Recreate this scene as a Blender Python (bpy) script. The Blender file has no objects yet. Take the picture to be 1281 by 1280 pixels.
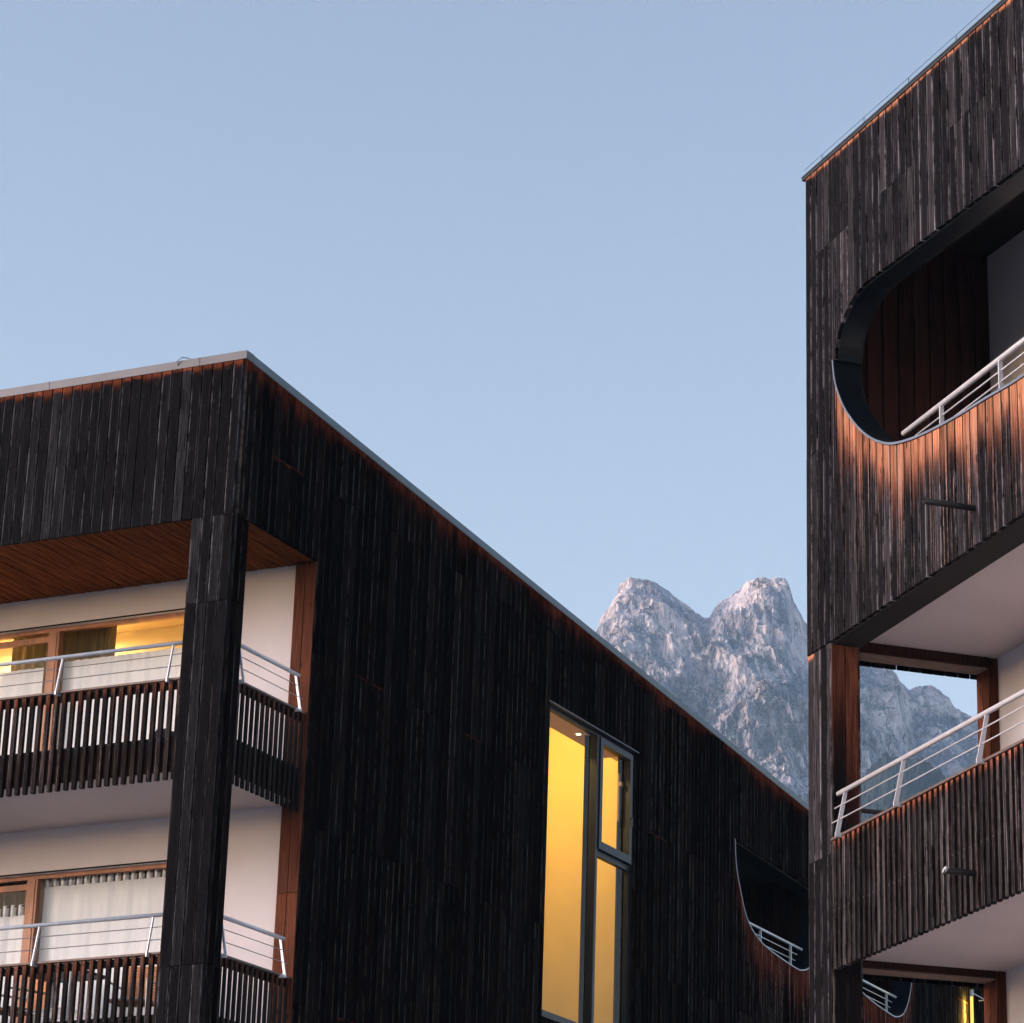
import bpy, math, random
import numpy as np
from mathutils import Vector, noise as mnoise
random.seed(7)
sc = bpy.context.scene
C = sc.collection
R = math.radians

# ------------------------------------------------------------------ materials
def nmat(name):
    m = bpy.data.materials.new(name); m.use_nodes = True
    nt = m.node_tree; nt.nodes.clear()
    out = nt.nodes.new('ShaderNodeOutputMaterial')
    return m, nt, out
def N(nt, t, **kw):
    n = nt.nodes.new(t)
    for k, v in kw.items():
        if k in n.inputs.keys() if isinstance(k, str) else False: n.inputs[k].default_value = v
        else: setattr(n, k, v)
    return n
def inp(n, **kw):
    for k, v in kw.items(): n.inputs[k.replace('_', ' ')].default_value = v
    return n
def mathn(nt, op, a, b=None, c=None, clamp=False):
    n = nt.nodes.new('ShaderNodeMath'); n.operation = op; n.use_clamp = clamp
    for i, v in enumerate((a, b, c)):
        if v is None: continue
        if isinstance(v, (int, float)): n.inputs[i].default_value = v
        else: nt.links.new(v, n.inputs[i])
    return n.outputs[0]
def mixc(nt, fac, a, b):
    n = nt.nodes.new('ShaderNodeMix'); n.data_type = 'RGBA'
    for s, v in ((n.inputs[0], fac), (n.inputs[6], a), (n.inputs[7], b)):
        if isinstance(v, (int, float)): s.default_value = v
        elif isinstance(v, tuple): s.default_value = (*v, 1)
        else: nt.links.new(v, s)
    return n.outputs[2]
def noisen(nt, scale, detail=4, rough=.6, mapscale=(1, 1, 1), coord='Object', w=None, loc=None):
    tc = nt.nodes.new('ShaderNodeTexCoord'); mp = nt.nodes.new('ShaderNodeMapping')
    mp.inputs['Scale'].default_value = mapscale
    nt.links.new(tc.outputs[coord], mp.inputs[0])
    if loc is not None: nt.links.new(loc, mp.inputs['Location'])
    n = nt.nodes.new('ShaderNodeTexNoise'); n.inputs['Scale'].default_value = scale
    n.inputs['Detail'].default_value = detail; n.inputs['Roughness'].default_value = rough
    nt.links.new(mp.outputs[0], n.inputs['Vector'])
    return n.outputs['Fac']
def ramp(nt, v, lo, hi, a=0., b=1.):
    n = nt.nodes.new('ShaderNodeMapRange'); n.interpolation_type = 'SMOOTHSTEP'
    nt.links.new(v, n.inputs[0])
    for i, x in enumerate((lo, hi, a, b)): n.inputs[1 + i].default_value = x
    return n.outputs[0]
def attr(nt, name):
    a = nt.nodes.new('ShaderNodeAttribute'); a.attribute_name = name; return a.outputs['Fac']

def simple(name, col, rough=.6, metal=0., var=.15, nscale=6, bump=0., bscale=60, mapscale=(1, 1, 1), spec=.5):
    m, nt, out = nmat(name)
    b = nt.nodes.new('ShaderNodeBsdfPrincipled')
    f = noisen(nt, nscale, 5, .6, mapscale)
    c = mixc(nt, ramp(nt, f, .3, .7), tuple(x * (1 - var) for x in col), tuple(min(1, x * (1 + var)) for x in col))
    nt.links.new(c, b.inputs['Base Color'])
    b.inputs['Roughness'].default_value = rough; b.inputs['Metallic'].default_value = metal
    b.inputs['Specular IOR Level'].default_value = spec
    if bump:
        bp = nt.nodes.new('ShaderNodeBump'); bp.inputs['Strength'].default_value = bump; bp.inputs['Distance'].default_value = .01
        nt.links.new(noisen(nt, bscale, 4, .6, mapscale), bp.inputs['Height']); nt.links.new(bp.outputs[0], b.inputs['Normal'])
    nt.links.new(b.outputs[0], out.inputs[0])
    return m

def wood_boards(name, dark=(.012, .0125, .015), mid=(.034, .033, .037), silver=(.16, .145, .15), fresh=(.30, .095, .035),
                silveramt=1.0, warm=(.05, .026, .018), warmamt=.25, spec=.15, side=None):
    """weathered larch boards: grain runs along local Z; per board attributes rnd, across, dtop, flen, bleach"""
    m, nt, out = nmat(name)
    b = nt.nodes.new('ShaderNodeBsdfPrincipled')
    rnd = attr(nt, 'rnd'); acr = attr(nt, 'across'); dt = attr(nt, 'dtop'); fl = attr(nt, 'flen'); bl = attr(nt, 'bleach')
    off = nt.nodes.new('ShaderNodeCombineXYZ')
    r10 = mathn(nt, 'MULTIPLY', rnd, 37.0)
    nt.links.new(r10, off.inputs[2]); nt.links.new(r10, off.inputs[0])
    g1 = noisen(nt, 1.0, 5, .65, (60, 60, 2.2), loc=off.outputs[0])       # grain
    g2 = noisen(nt, 1.0, 4, .7, (14, 14, 1.1), loc=off.outputs[0])        # broad patches
    g3 = noisen(nt, 1.0, 6, .75, (120, 120, 14), loc=off.outputs[0])      # flecks
    g4 = noisen(nt, 1.0, 3, .6, (36, 36, .55), loc=off.outputs[0])        # long streaks
    base = mixc(nt, ramp(nt, g1, .3, .72), dark, mid)
    base = mixc(nt, mathn(nt, 'MULTIPLY', ramp(nt, g2, .42, .75), warmamt), base, warm)
    # silver-worn arrises, also painting in the highlight a left-edge chamfer would catch
    g5 = noisen(nt, 1.0, 4, .7, (9, 9, 3.5), loc=off.outputs[0])
    e1 = mathn(nt, 'MULTIPLY', ramp(nt, acr, .03, .17, 1., 0.), ramp(nt, g5, .40, .62))
    e2 = mathn(nt, 'MULTIPLY', ramp(nt, acr, .90, .98), ramp(nt, g5, .60, .42))
    edge = mathn(nt, 'MULTIPLY', mathn(nt, 'ADD', e1, mathn(nt, 'MULTIPLY', e2, .5)), ramp(nt, mathn(nt, 'FRACT', mathn(nt, 'MULTIPLY', rnd, 7.3)), .1, .9, .25, 1.))
    sil = mathn(nt, 'MULTIPLY', mathn(nt, 'ADD', mathn(nt, 'MULTIPLY', edge, .85), mathn(nt, 'MULTIPLY', ramp(nt, g3, .585, .70), .6)), silveramt)
    # boards differ
    br = ramp(nt, rnd, 0, 1, .0, 1.)
    sil2 = mathn(nt, 'ADD', sil, mathn(nt, 'MULTIPLY', mathn(nt, 'MULTIPLY', mathn(nt, 'POWER', br, 5.), .15 * silveramt), ramp(nt, g1, .35, .65)), clamp=True)
    col = mixc(nt, sil2, base, silver)
    bright = ramp(nt, rnd, 0, 1, .78, 1.25)
    vm = nt.nodes.new('ShaderNodeVectorMath'); vm.operation = 'SCALE'
    nt.links.new(col, vm.inputs[0]); nt.links.new(bright, vm.inputs['Scale']); col = vm.outputs[0]
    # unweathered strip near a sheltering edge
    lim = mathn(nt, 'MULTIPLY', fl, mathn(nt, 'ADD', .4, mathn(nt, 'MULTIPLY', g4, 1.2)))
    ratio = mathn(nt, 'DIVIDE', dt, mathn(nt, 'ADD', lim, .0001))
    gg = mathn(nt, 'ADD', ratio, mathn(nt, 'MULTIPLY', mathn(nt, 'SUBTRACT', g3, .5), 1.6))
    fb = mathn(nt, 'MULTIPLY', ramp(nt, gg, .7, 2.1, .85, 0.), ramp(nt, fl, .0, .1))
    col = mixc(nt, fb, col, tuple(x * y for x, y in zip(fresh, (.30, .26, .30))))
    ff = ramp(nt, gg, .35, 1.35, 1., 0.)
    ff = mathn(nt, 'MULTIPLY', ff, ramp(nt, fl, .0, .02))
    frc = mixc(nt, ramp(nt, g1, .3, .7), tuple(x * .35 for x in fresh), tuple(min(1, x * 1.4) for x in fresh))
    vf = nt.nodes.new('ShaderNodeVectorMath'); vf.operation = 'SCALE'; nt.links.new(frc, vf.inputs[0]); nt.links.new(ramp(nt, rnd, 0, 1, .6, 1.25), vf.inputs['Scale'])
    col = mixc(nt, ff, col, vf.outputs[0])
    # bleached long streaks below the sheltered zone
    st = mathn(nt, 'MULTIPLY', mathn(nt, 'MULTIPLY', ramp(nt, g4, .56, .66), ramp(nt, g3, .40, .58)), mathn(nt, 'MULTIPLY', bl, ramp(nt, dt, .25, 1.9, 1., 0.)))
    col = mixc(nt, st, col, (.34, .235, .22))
    # knots
    tc = nt.nodes.new('ShaderNodeTexCoord'); mp = nt.nodes.new('ShaderNodeMapping'); mp.inputs['Scale'].default_value = (11, 11, 3.2)
    nt.links.new(tc.outputs['Object'], mp.inputs[0]); nt.links.new(off.outputs[0], mp.inputs['Location'])
    vo = nt.nodes.new('ShaderNodeTexVoronoi'); nt.links.new(mp.outputs[0], vo.inputs[0]); vo.inputs['Scale'].default_value = 1
    kn = ramp(nt, vo.outputs['Distance'], .09, .17, .85, 0.)
    col = mixc(nt, kn, col, (.006, .005, .005))
    if side is not None:      # slat flanks unsilvered, with the shade of the gaps painted in dark
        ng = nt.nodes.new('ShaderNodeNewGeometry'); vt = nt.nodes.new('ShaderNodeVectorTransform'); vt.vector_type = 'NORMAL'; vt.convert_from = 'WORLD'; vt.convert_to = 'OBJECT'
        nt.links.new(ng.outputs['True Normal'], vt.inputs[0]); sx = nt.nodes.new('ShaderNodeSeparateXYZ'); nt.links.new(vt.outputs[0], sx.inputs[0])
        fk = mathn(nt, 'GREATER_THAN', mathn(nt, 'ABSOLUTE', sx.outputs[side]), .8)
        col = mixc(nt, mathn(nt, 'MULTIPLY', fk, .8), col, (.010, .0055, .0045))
    nt.links.new(col, b.inputs['Base Color'])
    b.inputs['Roughness'].default_value = .8
    b.inputs['Specular IOR Level'].default_value = spec
    bp = nt.nodes.new('ShaderNodeBump'); bp.inputs['Strength'].default_value = .35; bp.inputs['Distance'].default_value = .004
    nt.links.new(g1, bp.inputs['Height']); nt.links.new(bp.outputs[0], b.inputs['Normal'])
    nt.links.new(b.outputs[0], out.inputs[0])
    return m

M = {}
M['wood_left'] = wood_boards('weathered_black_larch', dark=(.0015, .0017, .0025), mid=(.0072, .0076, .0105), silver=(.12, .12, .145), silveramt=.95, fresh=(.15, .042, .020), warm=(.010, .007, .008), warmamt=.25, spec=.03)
M['wood_side'] = wood_boards('shaded_black_larch', dark=(.0006, .0007, .0010), mid=(.0047, .0040, .0044), silver=(.090, .078, .078), silveramt=.75, fresh=(.085, .022, .012), warm=(.018, .0085, .006), warmamt=.5, spec=.0)  # same larch as the front, darkened: the unlit side is painted into the colour
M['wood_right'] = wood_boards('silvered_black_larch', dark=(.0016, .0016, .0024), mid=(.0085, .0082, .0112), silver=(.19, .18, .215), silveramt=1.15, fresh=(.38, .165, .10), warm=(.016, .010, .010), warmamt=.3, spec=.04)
M['wood_jamb'] = wood_boards('sheltered_larch_jamb', dark=(.003, .0028, .0036), mid=(.012, .010, .012), silver=(.12, .11, .12), silveramt=.7, fresh=(.17, .060, .035), warm=(.022, .011, .009), warmamt=.35, spec=.05)
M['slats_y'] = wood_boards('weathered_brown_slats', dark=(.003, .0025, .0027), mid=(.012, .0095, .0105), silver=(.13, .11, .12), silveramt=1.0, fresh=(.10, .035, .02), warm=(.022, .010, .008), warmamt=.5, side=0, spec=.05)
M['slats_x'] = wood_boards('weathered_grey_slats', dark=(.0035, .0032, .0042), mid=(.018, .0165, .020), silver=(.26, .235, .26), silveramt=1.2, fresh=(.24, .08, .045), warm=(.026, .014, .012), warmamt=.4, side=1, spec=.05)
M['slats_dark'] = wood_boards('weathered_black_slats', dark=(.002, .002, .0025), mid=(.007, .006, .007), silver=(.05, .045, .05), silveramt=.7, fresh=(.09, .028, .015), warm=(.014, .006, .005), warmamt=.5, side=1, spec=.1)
M['wood_red'] = wood_boards('red_brown_larch', dark=(.055, .015, .007), mid=(.15, .045, .02), silver=(.32, .13, .07), silveramt=.35, fresh=(.30, .10, .04), warm=(.03, .008, .005), warmamt=.5, spec=.2)
M['wood_inside'] = wood_boards('sheltered_brown_larch', dark=(.018, .007, .006), mid=(.055, .021, .015), silver=(.10, .045, .03), silveramt=.3, fresh=(.2, .07, .04), warm=(.012, .005, .004), warmamt=.4, spec=.1)
M['core'] = simple('black_wall_membrane', (.006, .006, .007), .9)
M['fascia_under'] = simple('dark_brown_boards_underside', (.008, .0045, .004), .9, var=.3)
M['plaster'] = simple('pinkish_white_plaster', (.605, .59, .665), .9, var=.03, nscale=1.5, bump=.15, bscale=180)
M['plaster_soffit'] = simple('white_slab_underside', (.57, .515, .52), .9, var=.04, nscale=1.2, bump=.1, bscale=150)
M['metal_edge'] = simple('zinc_roof_edge', (.085, .09, .11), .5, .4, var=.08, nscale=3)
M['metal_edge_blue'] = simple('blue_grey_roof_edge', (.08, .105, .135), .5, .4, var=.08, nscale=3)
M['metal_dark_edge'] = simple('dark_roof_edge', (.02, .02, .024), .5, .3)
M['rail_metal'] = simple('galvanised_steel', (.62, .64, .72), .4, .3, var=.10, nscale=9)
M['rail_paint'] = simple('pale_painted_steel', (.52, .53, .60), .45, .1, var=.06, nscale=9)
M['cable'] = simple('steel_cable', (.30, .31, .35), .4, .8)
M['navy'] = simple('dark_blue_metal_lining', (.005, .0105, .017), .42, .35, var=.12, nscale=2)
M['navy_frame'] = simple('dark_blue_window_frame', (.011, .019, .034), .45, .0, var=.1, spec=.2)
M['strip'] = simple('pale_blue_trim_edge', (.20, .23, .30), .4, .6)
M['screw'] = simple('dull_screw_heads', (.07, .065, .065), .6, .5)
M['cap'] = simple('grey_brown_cap_rail', (.12, .085, .08), .6, .2, var=.2)
M['win_wood'] = simple('orange_brown_window_frame', (.34, .15, .085), .55, var=.2, nscale=9, mapscale=(1, 1, .2))
M['shade_wall'] = simple('shaded_grey_render', (.05, .055, .052), .9, var=.05)  # wall plaster darkened to paint in the shade behind the curved openings
M['beam_under'] = simple('tan_beam_underside', (.26, .17, .12), .8)
M['dark_drape'] = simple('room_shade_drape', (.012, .011, .011), .95)  # cloth colour darkened to stand in for the shaded room between the tabs
M['room_wall'] = simple('cream_room_wall', (.72, .62, .44), .9, var=.03)
M['room_ceiling'] = simple('warm_room_ceiling', (.50, .36, .22), .9, var=.03)
M['stair_wall'] = simple('yellow_stair_wall', (.70, .58, .22), .92, var=.03, nscale=1.3)
M['stair_ceiling'] = simple('stair_ceiling', (.42, .26, .13), .9, var=.03)
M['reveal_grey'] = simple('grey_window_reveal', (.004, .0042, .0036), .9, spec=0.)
M['chair_wood'] = simple('orange_teak_slats', (.45, .17, .06), .6, var=.3, nscale=20)
M['chair_metal'] = simple('brushed_chair_metal', (.34, .37, .40), .4, .7)
M['dark_metal'] = simple('black_steel', (.012, .012, .014), .45, .5)
M['dark_cloth'] = simple('dark_grey_cloth', (.07, .07, .08), .95, var=.3, nscale=20)
M['concrete'] = simple('concrete_slab', (.28, .27, .26), .9, var=.15, nscale=2)
M['roofing'] = simple('gravel_roofing', (.16, .16, .16), .95, var=.3, nscale=20)
M['soot_floor'] = simple('balcony_deck', (.10, .07, .055), .8, var=.2)

def cloth_mat(name, col, trans):
    m, nt, out = nmat(name)
    d = nt.nodes.new('ShaderNodeBsdfDiffuse'); t = nt.nodes.new('ShaderNodeBsdfTranslucent'); mx = nt.nodes.new('ShaderNodeMixShader')
    f = noisen(nt, 3, 3, .5, (6, 6, .6))
    c = mixc(nt, ramp(nt, f, .3, .7), tuple(x * .93 for x in col), col)
    nt.links.new(c, d.inputs[0]); nt.links.new(c, t.inputs[0]); mx.inputs[0].default_value = trans
    nt.links.new(d.outputs[0], mx.inputs[1]); nt.links.new(t.outputs[0], mx.inputs[2]); nt.links.new(mx.outputs[0], out.inputs[0])
    return m
M['curtain'] = cloth_mat('white_curtain_cloth', (.82, .86, 1.), .15)
M['drape'] = cloth_mat('olive_drape', (.22, .18, .11), .3)
def glass_mat(name, tint=(.98, .99, .98), refl=.9):
    m, nt, out = nmat(name)
    t = nt.nodes.new('ShaderNodeBsdfTransparent'); t.inputs[0].default_value = (*tint, 1)
    g = nt.nodes.new('ShaderNodeBsdfGlossy'); g.inputs['Roughness'].default_value = .02; g.inputs['Color'].default_value = (refl,) * 3 + (1,)
    fr = nt.nodes.new('ShaderNodeFresnel'); fr.inputs[0].default_value = 1.45
    mx = nt.nodes.new('ShaderNodeMixShader')
    geo = nt.nodes.new('ShaderNodeNewGeometry'); fc = mathn(nt, 'MULTIPLY', fr.outputs[0], mathn(nt, 'MULTIPLY', .32, mathn(nt, 'SUBTRACT', 1., geo.outputs['Backfacing']))); nt.links.new(fc, mx.inputs[0]); nt.links.new(t.outputs[0], mx.inputs[1]); nt.links.new(g.outputs[0], mx.inputs[2])
    nt.links.new(mx.outputs[0], out.inputs[0]); return m
M['glass'] = glass_mat('window_glass')
def emit(name, col, s):
    m, nt, out = nmat(name); e = nt.nodes.new('ShaderNodeEmission'); e.inputs[0].default_value = (*col, 1); e.inputs[1].default_value = s
    nt.links.new(e.outputs[0], out.inputs[0]); return m
M['lamp_glow'] = emit('lit_lamp_diffuser', (1, .72, .30), 6)
M['tube_glow'] = emit('lit_tube_lamp', (1, .70, .15), .42)

# ------------------------------------------------------------------ mesh helpers
ATT = ('rnd', 'across', 'dtop', 'flen', 'bleach')
class MB:
    def __init__(s): s.v = []; s.f = []; s.a = []; s.m2 = None
    def add(s, vs, fs, at=None):
        o = len(s.v); s.v += vs; s.f += [tuple(i + o for i in f) for f in fs]
        s.a += at if at else [(.5, .5, 9, 0, 0)] * len(vs)
    def box(s, a, b, at=None):
        (x0, y0, z0), (x1, y1, z1) = a, b
        if x0 > x1: x0, x1 = x1, x0
        if y0 > y1: y0, y1 = y1, y0
        if z0 > z1: z0, z1 = z1, z0
        vs = [(x, y, z) for z in (z0, z1) for y in (y0, y1) for x in (x0, x1)]
        s.add(vs, [(0, 2, 3, 1), (4, 5, 7, 6), (0, 1, 5, 4), (2, 6, 7, 3), (0, 4, 6, 2), (1, 3, 7, 5)], [at] * 8 if at else None)
    def tube(s, pts, r, n=8, cap=True):
        pts = [Vector(p) for p in pts]; o = []; rings = []
        for i, p in enumerate(pts):
            d = (pts[min(i + 1, len(pts) - 1)] - pts[max(i - 1, 0)]).normalized()
            u = d.cross(Vector((0, 0, 1)));
            if u.length < 1e-3: u = d.cross(Vector((1, 0, 0)))
            u.normalize(); w = d.cross(u)
            rings.append([tuple(p + (u * math.cos(t) + w * math.sin(t)) * r) for t in [2 * math.pi * k / n for k in range(n)]])
        vs = [q for r_ in rings for q in r_]; fs = []
        for i in range(len(pts) - 1):
            for k in range(n):
                a, b = i * n + k, i * n + (k + 1) % n
                fs.append((a, b, b + n, a + n))
        if cap: fs.append(tuple(range(n - 1, -1, -1))); fs.append(tuple(range(len(vs) - n, len(vs))))
        s.add(vs, fs)
    def prism(s, poly, ax, a0, a1):
        """poly: list of 2d points in the two other axes; extruded along axis ax (0,1,2)"""
        def mk(p, t):
            q = list(p); q.insert(ax, t); return tuple(q)
        n = len(poly); vs = [mk(p, a0) for p in poly] + [mk(p, a1) for p in poly]
        fs = [tuple(range(n)), tuple(range(2 * n - 1, n - 1, -1))] + [(i, i + n, (i + 1) % n + n, (i + 1) % n) for i in range(n)]
        s.add(vs, fs)
    def build(s, name, mat, parent=None, smooth=False, label=None):
        me = bpy.data.meshes.new(name); me.from_pydata(s.v, [], s.f); me.materials.append(mat)
        for i, k in enumerate(ATT):
            at = me.attributes.new(k, 'FLOAT', 'POINT'); at.data.foreach_set('value', [t[i] for t in s.a])
        if smooth:
            me.polygons.foreach_set('use_smooth', [True] * len(me.polygons))
        if s.m2: me.materials.append(s.m2[1]); me.polygons.foreach_set('material_index', [int(i >= s.m2[0]) for i in range(len(me.polygons))])
        me.update()
        import bmesh
        bm = bmesh.new(); bm.from_mesh(me); bmesh.ops.recalc_face_normals(bm, faces=bm.faces); bm.to_mesh(me); bm.free()
        o = bpy.data.objects.new(name, me); C.objects.link(o)
        if parent: o.parent = parent
        if label: o['label'] = label
        return o
def empty(name, loc, rz, label, cat, group=None):
    o = bpy.data.objects.new(name, None); C.objects.link(o); o.location = loc; o.rotation_euler = (0, 0, rz)
    o.empty_display_size = .3; o['label'] = label; o['category'] = cat
    if group: o['group'] = group
    return o
def tag(o, label, cat, group=None):
    o['label'] = label; o['category'] = cat
    if group: o['group'] = group
    return o

# facade strips --------------------------------------------------------------
# a facade is described along s; mapping turns (s, d, z) into local xyz, d>0 = outward
def mapx(sign, x0=0):        # facade in plane local x = x0, s = y
    return lambda s, d, z: (x0 + sign * d, s, z)
def mapy(sign, y0=0):
    return lambda s, d, z: (s, y0 + sign * d, z)
def fn(v): return v if callable(v) else (lambda s, v=v: v)

def core(mb, mp, s0, s1, zlo, zhi, d0, d1, step=None):
    zlo, zhi = fn(zlo), fn(zhi)
    n = max(1, int(abs(s1 - s0) / step)) if step else 1
    ss = [s0 + (s1 - s0) * i / n for i in range(n + 1)]
    vs = []; fs = []
    for s in ss: vs += [mp(s, d0, zlo(s)), mp(s, d1, zlo(s)), mp(s, d1, zhi(s)), mp(s, d0, zhi(s))]
    for i in range(n):
        a = i * 4; b = a + 4
        for k in range(4): fs.append((a + k, a + (k + 1) % 4, b + (k + 1) % 4, b + k))
    fs.append((0, 1, 2, 3)); fs.append((n * 4 + 3, n * 4 + 2, n * 4 + 1, n * 4))
    mb.add(vs, fs)

def boards(mb, mp, s0, s1, zlo, zhi, pitch, gap=.011, d=.024, joints=None, fresh_top=0, fresh_joint=0, bleach=0, nsamp=3,
           origin=0., back=.0, jit=.0022, zskip=None, seed=1, topattr=None, narrow=0.):
    """vertical boards clipped between zlo(s) and zhi(s). joints(i)->list of joint heights."""
    zlo, zhi = fn(zlo), fn(zhi)
    lo, hi = min(s0, s1), max(s0, s1)
    i0 = int(math.floor((lo - origin) / pitch + 1e-6)); i1 = int(math.ceil((hi - origin) / pitch - 1e-6))
    for i in range(i0, i1):
        rg = random.Random(i * 7919 + seed)
        a = origin + i * pitch + gap / 2 + rg.uniform(-.002, .002); b = origin + (i + 1) * pitch - gap / 2 + rg.uniform(-.002, .002)
        if narrow and i % 2: a += narrow; b -= narrow
        a = max(a, lo); b = min(b, hi)
        if b - a < .008: continue
        dd = d + rg.uniform(-jit, jit); r0 = rg.random(); lean = rg.uniform(-.0015, .0015)
        js = joints(i) if joints else []
        js = sorted([j for j in js], reverse=True)
        segs = []; top = None
        for j in js + [None]:
            segs.append((top, j)); top = j
        for k, (t, bt) in enumerate(segs):
            r = (r0 + k * .37) % 1.0
            ss = [a + (b - a) * q / (nsamp - 1) for q in range(nsamp)]
            zt = [min(zhi(s), t - .004) if t is not None else zhi(s) for s in ss]
            zb = [max(zlo(s), bt + .003) if bt is not None else zlo(s) for s in ss]
            if max(x - y for x, y in zip(zt, zb)) < .01: continue
            zt = [max(x, y + .002) for x, y in zip(zt, zb)]
            real_top = t is None or max(zhi(s) for s in ss) < t
            if real_top: fl = fresh_top(ss[1]) if callable(fresh_top) else fresh_top
            else: fl = fresh_joint(i) if callable(fresh_joint) else fresh_joint
            fl = fl * rg.uniform(.55, 1.35)
            bl = bleach(ss[1]) if callable(bleach) else bleach
            if not real_top: bl *= .4
            dk = dd + (k % 2) * .001
            vs = []; at = []
            for q, s in enumerate(ss):
                ac = q / (nsamp - 1)
                h = zt[q] - zb[q]
                dt_t = (zhi(s) - zt[q]) if real_top else 0
                for (dep, z) in ((dk + lean, zb[q]), (dk, zt[q]), (back, zt[q]), (back, zb[q])):
                    vs.append(mp(s, dep, z)); at.append((r, ac, (zt[q] - z) + dt_t, fl, bl))
            fs = []
            for q in range(nsamp - 1):
                A = q * 4; B = A + 4
                fs += [(A, B, B + 1, A + 1), (A + 1, B + 1, B + 2, A + 2), (A + 3, B + 3, B, A)]
            E_ = (nsamp - 1) * 4
            fs += [(0, 1, 2, 3), (E_ + 3, E_ + 2, E_ + 1, E_)]
            mb.add(vs, fs, at)

def interp(pts):
    xs = [p[0] for p in pts]; zs = [p[1] for p in pts]
    if xs[0] > xs[-1]: xs = xs[::-1]; zs = zs[::-1]
    def catmull(s):
        if s <= xs[0]: return zs[0]
        if s >= xs[-1]: return zs[-1]
        for i in range(len(xs) - 1):
            if xs[i] <= s <= xs[i + 1]: return zs[i] + (zs[i + 1] - zs[i]) * (s - xs[i]) / (xs[i + 1] - xs[i] + 1e-9)
    return catmull
def smooth_poly(pts, n=6):
    """Catmull-Rom through 2d points"""
    out = []
    P = [pts[0]] + list(pts) + [pts[-1]]
    for i in range(1, len(P) - 2):
        p0, p1, p2, p3 = P[i - 1], P[i], P[i + 1], P[i + 2]
        for k in range(n):
            t = k / n
            out.append(tuple(.5 * ((2 * p1[j]) + (-p0[j] + p2[j]) * t + (2 * p0[j] - 5 * p1[j] + 4 * p2[j] - p3[j]) * t * t + (-p0[j] + 3 * p1[j] - 3 * p2[j] + p3[j]) * t ** 3) for j in (0, 1)))
    out.append(pts[-1]); return out
def lining(mb, mp, path, d_in, d_out, th):
    """band of thickness th following path (s,z), spanning depth d_in..d_out; offset to the right-hand side of the path"""
    n = len(path); off = []
    for i in range(n):
        a = path[max(i - 1, 0)]; b = path[min(i + 1, n - 1)]
        dx, dz = b[0] - a[0], b[1] - a[1]; l = math.hypot(dx, dz) or 1
        off.append((path[i][0] - dz / l * th, path[i][1] + dx / l * th))
    vs = []; fs = []
    for p, q in zip(path, off):
        vs += [mp(p[0], d_in, p[1]), mp(p[0], d_out, p[1]), mp(q[0], d_out, q[1]), mp(q[0], d_in, q[1])]
    for i in range(n - 1):
        a = i * 4; b = a + 4
        for k in range(4): fs.append((a + k, a + (k + 1) % 4, b + (k + 1) % 4, b + k))
    fs += [(0, 1, 2, 3), (n * 4 - 1, n * 4 - 2, n * 4 - 3, n * 4 - 4)]
    mb.add(vs, fs)

# railing ---------------------------------------------------------------------
def handrail(parent, mp, s0, s1, zr, posts, zb, dout, din, mrail, mpost, cables=2, ext=(0, 0), bracket=.10, gaps=(.135, .275)):
    """tube handrail + leaning flat posts on L brackets; d positions are outward"""
    mb = MB(); mb.tube([mp(s0, din, zr), mp(s1, din, zr)], .0225, 12)
    root = mb.build('handrail', mrail, parent, True)
    for s in posts:
        p = MB()
        w = .006; hw = .022 if mrail is M['rail_paint'] else .015
        # leaning flat bar: wide in depth, thin along s
        a0 = mp(s - w, dout + hw * .7, zb); a1 = mp(s + w, dout + hw * .7, zb)
        vs = [mp(s - w, dout + hw, zb), mp(s + w, dout + hw, zb), mp(s + w, dout - hw, zb), mp(s - w, dout - hw, zb),
              mp(s - w, din + hw * .8, zr - .018), mp(s + w, din + hw * .8, zr - .018), mp(s + w, din - hw * .8, zr - .018), mp(s - w, din - hw * .8, zr - .018)]
        p.add(vs, [(0, 1, 2, 3), (4, 5, 6, 7), (0, 1, 5, 4), (1, 2, 6, 5), (2, 3, 7, 6), (3, 0, 4, 7)])
        c0 = mp(s - w, dout + hw, zb); c1 = mp(s + w, dout - bracket, zb - .012)
        vs = [mp(ss_, dd_, zz_) for zz_ in (zb - .024, zb + .018) for ss_, dd_ in ((s - .007, dout + hw), (s + .007, dout + hw), (s + .007, dout - bracket), (s - .007, dout - bracket))]
        p.add(vs, [(0, 1, 2, 3), (4, 5, 6, 7), (0, 1, 5, 4), (1, 2, 6, 5), (2, 3, 7, 6), (3, 0, 4, 7)])
        p.build('post', mpost, root)
    for k in range(cables):
        g = gaps[k]; t = g / (zr - zb); d = din + (dout - din) * t
        c = MB(); c.tube([mp(s0 - ext[0], d, zr - g), mp(s1 + ext[1], d, zr - g)], .0065 if mrail is M['rail_paint'] else .005, 6)
        c.build('cable', M['rail_paint'] if mrail is M['rail_paint'] else M['cable'], root, True)
    return root

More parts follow.
